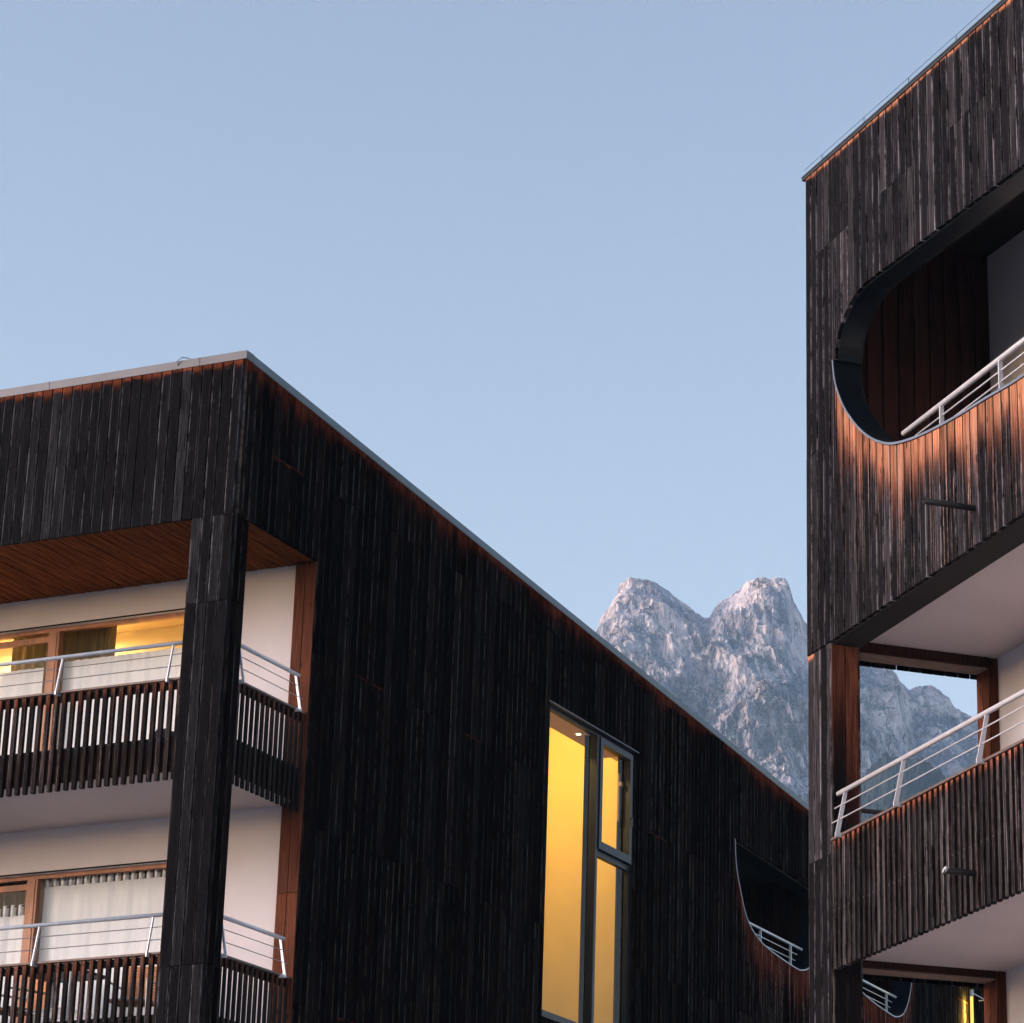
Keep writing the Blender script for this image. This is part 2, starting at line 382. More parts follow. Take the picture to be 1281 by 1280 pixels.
def balustrade(parent, mp, s0, s1, zc, zbot, pitch, width, depth, dface, zslab, origin=0, seed=3, bm=None, fl=.12):
    """slats with cap rail: dface = outer face of slats"""
    cap = MB()
    core(cap, mp, s0, s1, zc - .022, zc, dface - depth - .03, dface + .012)
    root = cap.build('balustrade', M['cap'], parent)
    rail = MB(); core(rail, mp, s0, s1, zc - .115, zc - .03, dface - depth - .022, dface - depth - .003)
    core(rail, mp, s0, s1, zslab - .03, zslab + .035, dface - depth - .022, dface - depth - .003)
    rail.build('backing_rail', M['core'], root)
    sl = MB()
    boards(sl, mp, s0, s1, lambda s: zbot, zc - .028, pitch, gap=pitch - width, d=dface, back=dface - depth, fresh_top=fl, origin=origin, nsamp=2, jit=.003, seed=seed, bleach=.5)
    bo = sl; sl.m2 = (len(sl.f), M['screw'])
    rg = random.Random(5)
    i0 = math.ceil((min(s0, s1) - origin) / pitch); i1 = math.floor((max(s0, s1) - origin) / pitch)
    for i in range(i0, i1):
        s = origin + (i + .5) * pitch
        for z in (zc - .07, zslab + .0):
            q = [mp(s + .009 * math.cos(t), dface + .003, z + .009 * math.sin(t)) for t in [k * math.pi / 3 for k in range(6)]]
            q.append(mp(s, dface + .009, z))
            bo.add(q, [(k, (k + 1) % 6, 6) for k in range(6)])
    sl.build('slats', bm, root)
    return root

# ================================================================== LEFT BUILDING
BE, GA = R(21.304), R(23.071)
Lb = empty('apartment_building', (-6.0, 30.497, 0), -BE, 'black timber apartment building on the left with lit balcony window and tall yellow stair window', 'building', 'black timber apartment buildings')
roofL = lambda y: 14.215 - .0651 * max(y, 0)
SX, SY = mapx(1), mapy(-1)          # side facade (s=y, out=+x); front facade (s=x, out=-y)
W = -9.0; LEN = 32.0

# opening outlines in the side facade (s=y)
def opening_left(y0):
    top = lambda s: 11.90 - .035 * (s - y0)
    lowpts = smooth_poly([(0., 11.90), (.05, 11.53), (.20, 11.20), (.50, 10.77), (.95, 10.545), (1.56, 10.44), (2.50, 10.370), (2.87, 10.38), (3.22, 10.50), (3.50, 10.78), (3.68, 11.15), (3.78, 11.55), (3.80, 11.767)])
    lowpts = [(s + y0, z) for s, z in lowpts]
    return top, interp(lowpts), lowpts
OP = [14.48, 19.08]
ops = [opening_left(y) for y in OP]
GB = .704  # five boards
def jointsL(i):
    g = i // 5
    return [13.3, 9.31, 5.3, 1.3] if g % 2 == 0 else [11.3, 7.3, 3.3]
wl = MB(); bd = MB()
def regL(s0, s1, zlo, zhi, ft=0, step=None, bleach=0, ns=3, jf=None):
    core(wl, SX, s0, s1, zlo, zhi, -.25, -.002, step)
    boards(bd, SX, s0, s1, zlo, zhi, .1408, gap=.017, d=.036, joints=jf or jointsL, fresh_top=ft, fresh_joint=lambda i: [.018, .0, .0, .0][(i // 5 * 7 + 3) % 4], origin=2.04 - 1.408 * 3, seed=11, bleach=bleach, nsamp=ns)
ftop = lambda s: .13 + .05 * math.sin(s * 1.7)
core(wl, SX, 0, 1.77, 12.46, roofL, -.25, -.002); boards(bd, SX, 0, 1.77, 12.385, roofL, .1408, gap=.017, d=.036, joints=jointsL, fresh_top=ftop, fresh_joint=.03, origin=2.04 - 1.408 * 3, seed=11)
regL(1.77, 7.955, 0, roofL, ftop)
regL(7.955, 10.775, 12.345, roofL, ftop)
regL(7.955, 10.775, 0, 8.15)
prev = 10.775
for (top, low, lp), y0 in zip(ops, OP):
    regL(prev, y0, 0, roofL, ftop)
    regL(y0, y0 + 3.8, top, roofL, ftop, .2)
    regL(y0, y0 + 3.8, 0, lambda s: low(s) - .004, lambda s: .40, .05, 1.0, 8, lambda i: [j for j in jointsL(i) if j < 10.])
    prev = y0 + 3.8
regL(prev, LEN, 0, roofL, ftop)
# front fascia, inner side walls and the plain far sides
fr = MB()
core(wl, SY, W, -.25, 12.46, 14.21, -.25, -.002)
boards(fr, SY, W, -.0, 12.385, 14.21, .1325, gap=.017, d=.036, fresh_top=.06, origin=0, seed=23)
for s0, s1 in ((W, W + .53),):
    pass
wl.box((W, .0, 0), (W + .25, LEN, 13.2)); wl.box((W, LEN - .25, 0), (0, LEN, 12.1))
wl.build('wall', M['core'], Lb)
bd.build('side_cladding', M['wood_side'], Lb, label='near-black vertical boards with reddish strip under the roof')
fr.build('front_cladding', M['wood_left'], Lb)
# soffit strip under the fascia boards (dark)
so = MB()
n = 0
x = W
while x < -.01:      # boards of the loggia ceiling run from the front edge to the back wall
    z = 12.40 + .003 * (n % 2)
    so.box((x + .008, .002, z), (min(x + .122, -.004), 1.85, z + .03)); x += .13; n += 1
sb = MB(); sb.box((W + .05, .004, 12.436), (-.006, 1.85, 12.455)); sb.build('ceiling_backing', M['core'], Lb)
# boards of that ceiling
def soffit_mat():
    m, nt, out = nmat('orange_brown_ceiling_boards'); b = nt.nodes.new('ShaderNodeBsdfPrincipled')
    f = noisen(nt, 1, 5, .65, (40, 2.0, 40)); g = noisen(nt, 1, 2, .5, (7.7, .5, 1))
    c = mixc(nt, ramp(nt, f, .3, .7), (.070, .020, .0055), (.25, .080, .023)); c = mixc(nt, mathn(nt, 'MULTIPLY', ramp(nt, g, .4, .65), .45), c, (.10, .032, .014))
    nt.links.new(c, b.inputs['Base Color']); b.inputs['Roughness'].default_value = .7; b.inputs['Specular IOR Level'].default_value = .0; nt.links.new(b.outputs[0], out.inputs[0]); return m
M['soffit_wood'] = soffit_mat()
so.build('board_ceiling', M['soffit_wood'], Lb)

# roof
rf = MB(); rf.prism([(0 - .0, 14.19), (LEN, 14.19 - .0651 * LEN), (LEN, 13.9 - .0651 * LEN), (0, 13.9)], 0, W + .02, -.02)
rf.build('roof', M['roofing'], Lb)
re = MB()
re.prism([(-.035, 14.217), (-.035, 14.314), (.12, 14.314), (.12, 14.217)], 0, W - .04, .035)
[re.box((-.6 - 2.0 * k, -.039, 14.215), (-.575 - 2.0 * k, .12, 14.3165)) for k in range(5)]; re.build('roof_edge', M['metal_edge'], Lb)
re = MB()
L_ = LEN
re.prism([(.12, 14.217 - .0078), (.12, 14.312 - .0078), (L_, 14.310 - .0651 * L_), (L_, 14.217 - .0651 * L_)], 0, -.12, .037)
re.build('roof_edge', M['metal_edge_blue'], Lb, label='blue-grey sloping roof edge strip')
sh = MB(); sh.prism([(.0, 14.175), (.0, 14.216), (L_, 14.216 - .0651 * L_), (L_, 14.175 - .0651 * L_)], 0, .0, .030)
# little dangling lightning wire on the roof edge
wr = MB(); wr.tube([(-.86, -.037, 14.26), (-.85, -.06, 14.31), (-.80, -.05, 14.345), (-.75, -.02, 14.34), (-.70, .0, 14.32), (-.55, .02, 14.318)], .006, 6)
wr.build('roof_wire', M['cable'], Lb)

# corner pillar
def pillar(parent, x0, x1, y0, y1, z1, jz, mat, seed, sidemat=None, outs=('front', 'side')):
    p = MB(); p.box((x0 + .003, y0 + .003, 0), (x1 - .003, y1 - .003, z1)); root = p.build('pillar', M['core'], parent)
    b = MB()
    jf = lambda i: jz
    boards(b, mapy(-1, y0), x0, x1 + .0, 0, z1, (x1 - x0) / 4, gap=.015, d=.034, joints=jf, origin=x0, seed=seed)
    b.build('front_boards', mat, root)
    b = MB(); boards(b, mapx(1, x1), y0 + .002, y1, 0, z1, (y1 - y0) / 2, gap=.010, d=.024, joints=jf, origin=y0, seed=seed + 1)
    boards(b, mapy(1, y1), x0, x1, 0, z1, (x1 - x0) / 4, gap=.010, d=.024, joints=jf, origin=x0, seed=seed + 2)
    boards(b, mapx(-1, x0), y0, y1, 0, z1, (y1 - y0) / 2, gap=.010, d=.024, joints=jf, origin=y0, seed=seed + 3)
    b.build('side_boards', sidemat or mat, root)
    return root
pillar(Lb, -.535, 0, 0, .262, 12.382, [11.39, 7.41, 3.41], M['wood_left'], 41, M['wood_side'])
pillar(Lb, W, W + .535, 0, .262, 12.382, [11.39, 7.41, 3.41], M['wood_left'], 51, M['wood_side'])
# reddish jamb boards at the end of the side opening
jb = MB()
boards(jb, mapy(-1, 1.768), -.25, .022, 0, 12.38, .136, gap=.010, d=.022, joints=lambda i: [8.52, 4.5], origin=-.25, seed=61)
jb.build('opening_jamb', M['wood_red'], Lb, label='red-brown boards lining the side of the balcony opening')
YB = 1.85
# storeys
def storey_left(zf, lit, first):
    top = zf + 2.52 if zf > 9 else zf + 2.65
    w = MB()
    zt = top + (.02 if zf > 9 else 0)
    wx1 = -1.745; wx0 = -7.2; wz = zf + 2.13
    w.box((wx1, YB, zf - .35), (-.2, YB + .24, zt)); w.box((W + .2, YB, zf - .35), (wx0, YB + .24, zt))
    w.box((wx0, YB, wz), (wx1, YB + .24, zt)); w.box((wx0, YB, zf - .35), (wx1, YB + .24, zf + .01))
    w.build('back_wall', M['plaster'], Lb)
    # window: frame + glass
    f = MB(); yf = YB + .07
    f.box((wx0, yf, wz - .045), (wx1, yf + .07, wz)); f.box((wx1 - .03, yf, zf), (wx1, yf + .07, wz - .045)); f.box((wx0, yf, zf + .01), (wx1 - .05, yf + .07, zf + .07))
    f.box((-3.68, yf - .012, zf + .07), (-3.535, yf + .08, wz - .045)); f.box((-3.60, yf - .02, zf + .07), (-3.565, yf - .012, wz - .06))
    # sash of the door left of the mullion
    f.box((-4.95, yf + .01, wz - .16), (-3.68, yf + .06, wz - .09)); f.box((-5.02, yf, zf + .07), (-4.95, yf + .07, wz - .06))
    f.box((-4.95, yf + .01, zf + .07), (-3.68, yf + .06, zf + .15))
    fo = f.build('window', M['win_wood'], Lb)
    h = MB(); h.box((wx0, YB - .004, wz + .002), (wx1, YB + .06, wz + .022)); h.build('head_strip', M['fascia_under'], fo)
    g = MB(); g.box((-3.535, yf + .03, zf + .07), (wx1 - .03, yf + .036, wz - .045)); g.build('glass', M['glass'], fo)
    g = MB(); g.box((-4.95, yf + .03, zf + .15), (-3.68, yf + .036, wz - .16)); g.build('glass', M['glass'], fo)
    g = MB(); g.box((wx0, yf + .03, zf + .07), (-5.02, yf + .036, wz - .06)); g.build('glass', M['glass'], fo)
    # room behind
    r = MB(); x0, x1 = -7.6, -.9; y0, y1 = YB + .24, (3.42 if lit else 5.6)
    r.box((x0, y1, zf), (x1, y1 + .05, top)); r.box((x0 - .05, y0, zf), (x0, y1, top)); r.box((x1, y0, zf), (x1 + .05, y1, top)); r.box((x0, y0, zf - .03), (x1, y1, zf))
    r.build('room', M['room_wall'], Lb)
    r = MB(); r.box((x0, y0, top - .0), (x1, y1, top + .04)); r.build('room_ceiling', M['room_ceiling'], Lb)
    # slab with plaster underside
    s = MB(); s.box((W + .25, .10, zf - .35), (-.10, YB, zf - .02)); s.build('balcony_slab', M['plaster_soffit'], Lb)
    s = MB(); s.box((W + .54, .062, zf - .345), (-.54, .098, zf - .01)); s.box((-.098, .265, zf - .345), (-.062, 1.74, zf - .01))
    s.build('slab_edge_board', M['wood_inside'], Lb)
    s = MB(); s.box((W + .25, .10, zf - .018), (-.10, YB - .002, zf)); s.build('balcony_floor', M['soot_floor'], Lb)
    # balustrades
    balustrade(Lb, mapy(-1), W + .56, -.56, zf + .68, zf - .45, .105, .046, .045, -.01, zf, origin=-.535 - .105 * 80 + .02, seed=int(zf), bm=M['slats_y'])
    balustrade(Lb, mapx(1), .29, 1.745, zf + .68, zf - .48, .105, .043, .028, -.02, zf, origin=.29, seed=int(zf) + 5, fl=.12, bm=M['slats_dark'])
    handrail(Lb, mapy(-1), W + .7, -.545, zf + 1.085, [-.70, -2.125, -3.55, -4.98, -6.4, -7.83], zf + .655, .03, -.045, M['rail_metal'], M['rail_metal'])
    handrail(Lb, mapx(1), .285, 1.60, zf + 1.075, [.315, 1.53], zf + .655, .045, -.035, M['rail_metal'], M['rail_metal'], ext=(0, .02))
for zf in (9.9, 6.9, 3.9): storey_left(zf, zf > 9, False)
gs = MB(); gs.box((W + .25, .1, 0), (-.1, YB, .45)); gs.build('plinth', M['concrete'], Lb)

# tall stair window
wn = MB()
def fbox(mb, y0, y1, z0, z1, x0=-.10, x1=-.03): mb.box((x0, y0, z0), (x1, y1, z1))
fbox(wn, 7.958, 8.01, 8.155, 12.335); fbox(wn, 8.01, 10.715, 12.285, 12.335); fbox(wn, 8.01, 10.715, 8.155, 8.26); fbox(wn, 10.715, 10.772, 8.155, 12.335)
fbox(wn, 9.535, 9.605, 8.26, 12.285, -.11, .004)
fbox(wn, 9.605, 10.715, 10.62, 10.70)
wo = wn.build('stair_window', M['navy_frame'], Lb)
cs = MB()
y0, y1, z0, z1 = 9.612, 10.70, 10.705, 12.275
for a, b, c, d in ((y0, y0 + .085, z0, z1), (y1 - .085, y1, z0, z1), (y0 + .085, y1 - .085, z1 - .085, z1), (y0 + .085, y1 - .085, z0, z0 + .11)): fbox(cs, a, b, c, d, -.075, .022)
cso = cs.build('casement', M['navy_frame'], wo)
ih = MB(); ih.box((-.125, 10.50, 11.30), (-.105, 10.545, 11.98)); ih.box((-.105, 10.50, 11.80), (-.07, 10.56, 11.86)); ih.build('window_lever', M['beam_under'], cso)
hd = MB(); hd.tube([(.02, 10.655, 11.35), (.045, 10.655, 11.35)], .012, 8); hd.box((.038, 10.645, 11.23), (.05, 10.668, 11.36)); hd.build('handle', M['dark_metal'], cso)
g = MB(); g.box((-.05, 9.69, 10.81), (-.044, 10.62, 12.19)); g.build('glass', M['glass'], cso)
g = MB(); g.box((-.065, 8.01, 8.26), (-.059, 9.535, 12.285)); g.build('glass', M['glass'], wo)
g = MB(); g.box((-.065, 9.605, 8.26), (-.059, 10.715, 10.62)); g.build('glass', M['glass'], wo)
dr = MB(); dr.box((-.03, 7.90, 12.338), (.052, 10.84, 12.352)); dr.build('drip_edge', M['metal_edge'], wo)
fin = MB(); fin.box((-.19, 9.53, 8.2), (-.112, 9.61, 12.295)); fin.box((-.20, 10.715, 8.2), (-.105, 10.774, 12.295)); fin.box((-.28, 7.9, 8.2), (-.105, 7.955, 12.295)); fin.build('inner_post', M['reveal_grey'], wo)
rm = MB()
rm.box((-1.85, 6.6, 6.9), (-1.80, 12.2, 13.05)); rm.box((-1.80, 6.6, 6.9), (-.25, 6.65, 13.05)); rm.box((-1.80, 11.2, 6.9), (-.25, 11.25, 13.05)); rm.box((-1.80, 6.65, 6.85), (-.25, 11.2, 6.9))
rm.box((-.46, 6.65, 12.36), (-.255, 11.2, 13.0))
rm.build('stairwell', M['stair_wall'], Lb)
rc = MB(); rc.box((-1.80, 6.65, 13.0), (-.25, 11.2, 13.05)); rc.build('stairwell_ceiling', M['stair_ceiling'], Lb)
rc = MB(); rc.box((-.46, 7.96, 12.30), (-.101, 10.77, 12.343)); rc.build('window_bulkhead', M['stair_ceiling'], Lb)

# curved side openings: lining, inside box, rail
for (top, low, lp), y0 in zip(ops, OP):
    tr = MB(); lining(tr, SX, lp, -.32, .035, .014); lo = tr.build('opening_lining', M['navy'], Lb)
    t2 = MB(); lining(t2, SX, lp, .0352, .042, .018); t2.build('lining_edge', M['strip'], lo)
    t3 = MB(); core(t3, SX, y0 + .002, y0 + 3.798, lambda s: top(s) - .015, lambda s: top(s) - .001, -.32, .0); t3.box((-.32, y0 + 3.785, 11.2), (0, y0 + 3.799, 11.75)); t3.build('opening_head', M['navy'], lo)
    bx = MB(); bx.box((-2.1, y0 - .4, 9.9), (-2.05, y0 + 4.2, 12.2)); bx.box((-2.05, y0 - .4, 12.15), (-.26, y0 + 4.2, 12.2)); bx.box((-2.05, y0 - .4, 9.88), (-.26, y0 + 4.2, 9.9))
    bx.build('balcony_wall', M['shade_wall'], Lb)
    bi = MB(); boards(bi, mapy(1, y0 - .4), -2.05, -.26, 9.9, 12.15, .14, seed=70); bi.build('balcony_side_boards', M['wood_inside'], Lb)
    bi = MB(); boards(bi, mapy(-1, y0 + 4.2), -2.05, -.26, 9.9, 12.15, .14, seed=71); bi.build('balcony_side_boards', M['wood_inside'], Lb)
    hr = MB(); hr.tube([(-.12, y0 + .46, 10.80), (-.12, y0 + 3.25, 10.80)], .022, 10); ho = hr.build('handrail', M['rail_metal'], Lb, True)
    for yy in (y0 + 1.45, y0 + 2.75):
        p = MB(); p.box((-.14, yy - .008, 10.40), (-.10, yy + .008, 10.785)); p.build('post', M['rail_metal'], ho)
    for zz, a, b in ((10.68, .58, 3.05), (10.57, .9, 2.95)):
        c = MB(); c.tube([(-.12, y0 + a, zz), (-.12, y0 + b, zz)], .008, 6); c.build('cable', M['rail_metal'], ho, True)

# ================================================================== RIGHT BUILDING
Rb = empty('apartment_building', (.28, 26.777, 0), GA, 'silvery black timber apartment building on the right with curved opening and slatted balcony', 'building', 'black timber apartment buildings')
roofR = lambda y: 14.625 + .0577 * min(y, 0)
RX = mapx(-1)
RL = -9.6; RW = 9.0
up = smooth_poly([(-.70, 12.40), (-.715, 12.52), (-.77, 12.63), (-.87, 12.745), (-1.04, 12.845), (-1.25, 12.905), (-1.48, 12.918), (-2.2, 12.868), (-3.2, 12.80), (-4.56, 12.706), (-5.4, 12.64), (-5.9, 12.50), (-6.2, 12.2), (-6.3, 11.8)])
lowp = smooth_poly([(-.655, 12.41), (-.715, 12.15), (-.895, 11.85), (-1.16, 11.57), (-1.46, 11.335), (-1.80, 11.150), (-2.12, 11.045), (-2.6, 10.955), (-3.234, 10.885), (-3.84, 10.845), (-4.44, 10.80), (-5.1, 10.80), (-5.7, 10.95), (-6.1, 11.3), (-6.3, 11.8)])
upf, lowf = interp(up), interp(lowp)
wl = MB(); bd = MB()
def jointsR(i):
    # groups of five boards, counted from the corner
    g = (-i - 1 + 3) // 5
    return [13.68, 5.6] if g % 2 == 1 else [11.62, 7.62, 3.62]
def regR(s0, s1, zlo, zhi, ft=0, step=None, bleach=0, ns=3, jf=None):
    core(wl, RX, s0, s1, zlo, zhi, -.25, -.002, step)
    boards(bd, RX, s0, s1, zlo, zhi, .1465, gap=.025, d=.042, joints=jf or jointsR, fresh_top=ft, fresh_joint=0., origin=0, seed=31, bleach=bleach, nsamp=ns)
regR(-.655, 0, 9.627, roofR, .035); regR(-.70, -.655, lambda s: 12.41, roofR, .035); regR(-.70, -.655, 9.627, lambda s: lowf(s) - .006, .03, None, 0, 3, lambda i: [])
regR(-6.3, -.70, upf, roofR, .035, .05, 0, 7)
def blf(s): return 1.0
regR(-6.3, -.70, 9.627, lambda s: lowf(s) - .006, lambda s: .33, .05, 1.0, 9, lambda i: [j for j in jointsR(i) if j < 10.5])
regR(RL, -6.3, 9.627, roofR, .035)
wl.build('wall', M['core'], Rb)
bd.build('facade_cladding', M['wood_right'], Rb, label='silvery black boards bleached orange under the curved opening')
# body walls (behind): back wall plane, side and far walls
bw = MB()
bw.box((1.85, RL, 0), (2.1, -.25, 14.1)); bw.build('back_wall', M['plaster'], Rb)
us = MB(); us.box((.0, RL, 9.618), (.30, -.25, 9.6265)); us.build('fascia_underside', M['fascia_under'], Rb)
fin_ = MB(); fin_.box((.25, RL, 9.627), (.30, -.25, 10.75)); fin_.build('parapet_inner_face', M['plaster'], Rb)
# end wall (outward +y)
EY = mapy(1)
ew = MB(); eb = MB(); ei = MB()
def regE(s0, s1, zlo, zhi):
    core(ew, EY, s0, s1, zlo, zhi, -.25, -.002)
    boards(eb, EY, s0, s1, (lambda s, z=zlo: z - .045 if z > .5 else z), zhi, .131, gap=.012, d=.026, origin=.25, seed=37)
regE(.255, 1.77, 9.655, 14.60)
regE(1.77, RW, 0, 14.60)
regE(.0, .255, 12.0, 14.60)
for zt in (6.655, 3.655): regE(.255, 1.77, zt, zt + .40)
ew.box((2.1, RL, 0), (RW, RL + .25, 14)); ew.box((RW - .25, RL, 0), (RW, 0, 14.2))
ew.build('end_wall', M['core'], Rb); eb.build('end_cladding', M['wood_left'], Rb)
# column at the corner
cp = MB(); cp.box((.003, -.518, 0), (.25, -.003, 9.62)); cr = cp.build('pillar', M['core'], Rb)
b = MB(); boards(b, RX, -.515, 0, 0, 9.622, .1465, gap=.013, d=.026, joints=lambda i: [7.62, 3.62], origin=0, seed=77, fresh_top=lambda s: .05 if s > -.15 else .0)
b.build('front_boards', M['wood_right'], cr)
b = MB(); boards(b, mapy(-1, -.518), -.022, .25, 0, 9.60, .136, gap=.010, d=.024, joints=lambda i: [5.5], origin=-.022, seed=79, fresh_top=.95)
b.build('jamb_boards', M['wood_jamb'], cr, label='boards fading from orange at the top to black')
b = MB(); boards(b, EY, 0, .25, 0, 9.62, .125, d=.026, origin=0, seed=80); boards(b, mapx(1, .25), -.518, 0, 0, 9.62, .13, d=.024, origin=0, seed=81); b.build('side_boards', M['wood_right'], cr)
# end-opening jamb and beam lining
b = MB()
for zf in (7.08, 4.08): pass
boards(b, mapx(-1, 1.77), -.262, .0, 0, 9.65, .131, gap=.010, d=.016, origin=-.262, seed=83)
boards(b, mapy(-1, -.262), 1.772, 1.85, 0, 9.745, .2, gap=.006, d=.016, origin=1.77, seed=84)
b.build('opening_jamb', M['wood_red'], Rb)
b = MB()
for zt in (9.655, 6.655):
    b = MB(); b.box((.255, -.272, zt + .003), (1.752, -.252, zt + .10)); b.build('opening_beam', M['wood_inside'], Rb)
    b = MB(); b.box((.26, -.25, zt - .012), (1.75, -.03, zt - .002)); b.build('beam_underside', M['beam_under'], Rb)
# ceilings of the loggias
s = MB(); s.box((.30, RL, 9.755), (1.85, -.252, 9.95)); s.build('balcony_ceiling', M['plaster_soffit'], Rb)
# upper loggia
s = MB(); s.box((.25, RL, 9.955), (1.85, -.25, 10.14)); s.build('balcony_slab', M['concrete'], Rb)
s = MB(); s.prism([(RL, 14.0 + .0577 * RL), (-.25, 14.0), (-.25, 14.05), (RL, 14.05 + .0577 * RL)], 0, .25, 1.85); s.build('balcony_ceiling', M['fascia_under'], Rb)
b = MB(); boards(b, mapy(-1, -.262), .26, 1.85, 10.14, 14.0, .17, gap=.020, d=.03, origin=.32, seed=91, fresh_top=0)
b.build('inner_end_boards', M['wood_inside'], Rb, label='brown boards on the inner end wall of the upper balcony')
s = MB(); s.box((.25, -.262, 10.14), (1.85, -.252, 14.0)); s.build('inner_end_wall', M['core'], Rb)
# lining of the curved opening
t1 = MB(); lining(t1, RX, [p for p in lowp][::-1], -.22, .0, .012)
lo = t1.build('opening_lining', M['navy'], Rb, label='dark blue sheet metal lining of the curved opening')
t1 = MB(); lining(t1, RX, up, -.22, .002, .012); t1.build('lining_head', M['navy'], lo)
lp2 = list(lowp)
lp2 = [(p[0], p[1]) for p in lp2]
t2 = MB(); lining(t2, RX, lp2[::-1], .0, .045, .016); t2.build('lining_skirt', M['navy'], lo)
t2 = MB(); lining(t2, RX, lp2[::-1], .0455, .055, .022); t2.build('lining_edge', M['strip'], lo)
# rail in the curved opening
INX = lambda s, d, z: (-d, s, z)
hr = MB(); hr.tube([(.15, -1.80, 11.285), (.15, -6.0, 11.285)], .026, 12); ho = hr.build('handrail', M['rail_paint'], Rb, True)
for yy in (-2.60, -3.75, -4.9):
    p = MB(); p.box((.125, yy - .008, 10.83), (.165, yy + .008, 11.262)); p.build('post', M['rail_paint'], ho)
for zz, a in ((11.175, -2.05), (11.075, -2.3), (10.975, -2.9)):
    c = MB(); c.tube([(.15, a, zz), (.15, -6.0, zz)], .008, 6); c.build('cable', M['rail_paint'], ho, True)
# roof
rf = MB(); rf.prism([(0, 14.58), (RL, 14.58 + .0577 * RL), (RL, 14.3 + .0577 * RL), (0, 14.3)], 0, .02, RW - .02); rf.build('roof', M['roofing'], Rb)
re = MB(); re.prism([(.05, 14.628), (.05, 14.658), (RL, 14.655 + .0577 * RL), (RL, 14.625 + .0577 * RL)], 0, -.055, RW); re.build('roof_edge', M['metal_dark_edge'], Rb)
re = MB(); re.prism([(.05, 14.660), (.05, 14.672), (RL, 14.669 + .0577 * RL), (RL, 14.657 + .0577 * RL)], 0, -.062, .2); re.build('roof_flashing', M['metal_edge_blue'], Rb)
lw = MB(); lw.tube([(-.03, .03, 14.752), (-.03, -2.2, 14.622), (-.03, -4.5, 14.494), (-.03, RL, 14.20)], .0022, 6)
for yy in (-.4, -1.4, -2.4, -3.4, -4.4, -5.4): lw.tube([(-.03, yy, 14.66 + .0577 * yy), (-.03, yy, 14.75 + .0577 * yy)], .0035, 6)
lw.build('lightning_wire', M['dark_metal'], Rb)
# slatted balconies
def storey_right(zf):
    s = MB(); s.box((.06, RL, zf - .36), (1.85, -.255, zf - .02)); s.build('balcony_slab', M['plaster_soffit'], Rb)
    s = MB(); s.box((.06, RL, zf - .018), (1.848, -.255, zf)); s.build('balcony_floor', M['soot_floor'], Rb)
    s = MB(); s.box((.022, RL, zf - .355), (.058, -.53, zf - .005)); s.build('slab_edge_board', M['wood_inside'], Rb)
    balustrade(Rb, RX, RL, -.545, zf + .67, zf - .53, .105, .048, .060, .035, zf, origin=-.545, seed=int(zf) + 9, fl=.055, bm=M['slats_x'])
    handrail(Rb, RX, RL, -.62, zf + 1.075, [-.78, -2.02, -3.62, -5.2, -6.8, -8.4], zf + .655, .085, .0, M['rail_paint'], M['rail_paint'], ext=(0, .02), bracket=.09)
    # end opening rail
    h = MB(); h.tube([(.25, -.12, zf + 1.075), (1.77, -.12, zf + 1.075)], .022, 10); h.build('end_rail', M['cap'], Rb, True)
    c = MB(); c.box((.25, -.10, zf), (1.75, -.05, zf + .66)); c.build('end_parapet', M['wood_inside'], Rb)
for zf in (7.08, 4.08): storey_right(zf)
gs = MB(); gs.box((.06, RL, 0), (1.85, -.25, .5)); gs.build('plinth', M['concrete'], Rb)
# water spouts
def spout(y, z, ln, bright):
    m = MB(); n = 14
    ring = lambda x, r: [(x - (.0 if math.sin(t) < 0 else bright * .0), y + r * math.cos(t), z + r * math.sin(t)) for t in [2 * math.pi * k / n for k in range(n)]]
    a, b, c, d = ring(.0, .027), ring(-ln, .027), ring(-ln, .022), ring(-ln + .25, .022)
    b = [(x - (z - zz) * -.0 + (.03 if zz > z else -.03) * bright, yy, zz) for x, yy, zz in b]
    c = [(x + (.03 if zz > z else -.03) * bright, yy, zz) for x, yy, zz in c]
    fs = []
    for k in range(3):
        for i in range(n): fs.append((k * n + i, k * n + (i + 1) % n, (k + 1) * n + (i + 1) % n, (k + 1) * n + i))
    m.add(a + b + c + d, fs)
    return m
o = spout(-3.57, 9.95, .52, 0).build('drain_spout', M['dark_metal'], Rb, True)
col_ = MB(); col_.tube([(-.028, -3.57, 9.95), (-.036, -3.57, 9.95)], .045, 16); col_.build('collar', M['dark_metal'], o)
o = spout(-3.41, 6.845, .30, 1).build('drain_spout', M['dark_metal'], Rb, True)
col_ = MB(); col_.tube([(-.303, -3.41, 6.845), (-.318, -3.41, 6.853)], .031, 16, True); col_.build('cut_end', M['rail_paint'], o)

# ================================================================== things on the balconies (local to left building frame)
cB, sB = math.cos(-BE), math.sin(-BE)
def LW(x, y, z): return (-6.0 + cB * x - sB * y, 30.497 + sB * x + cB * y, z)

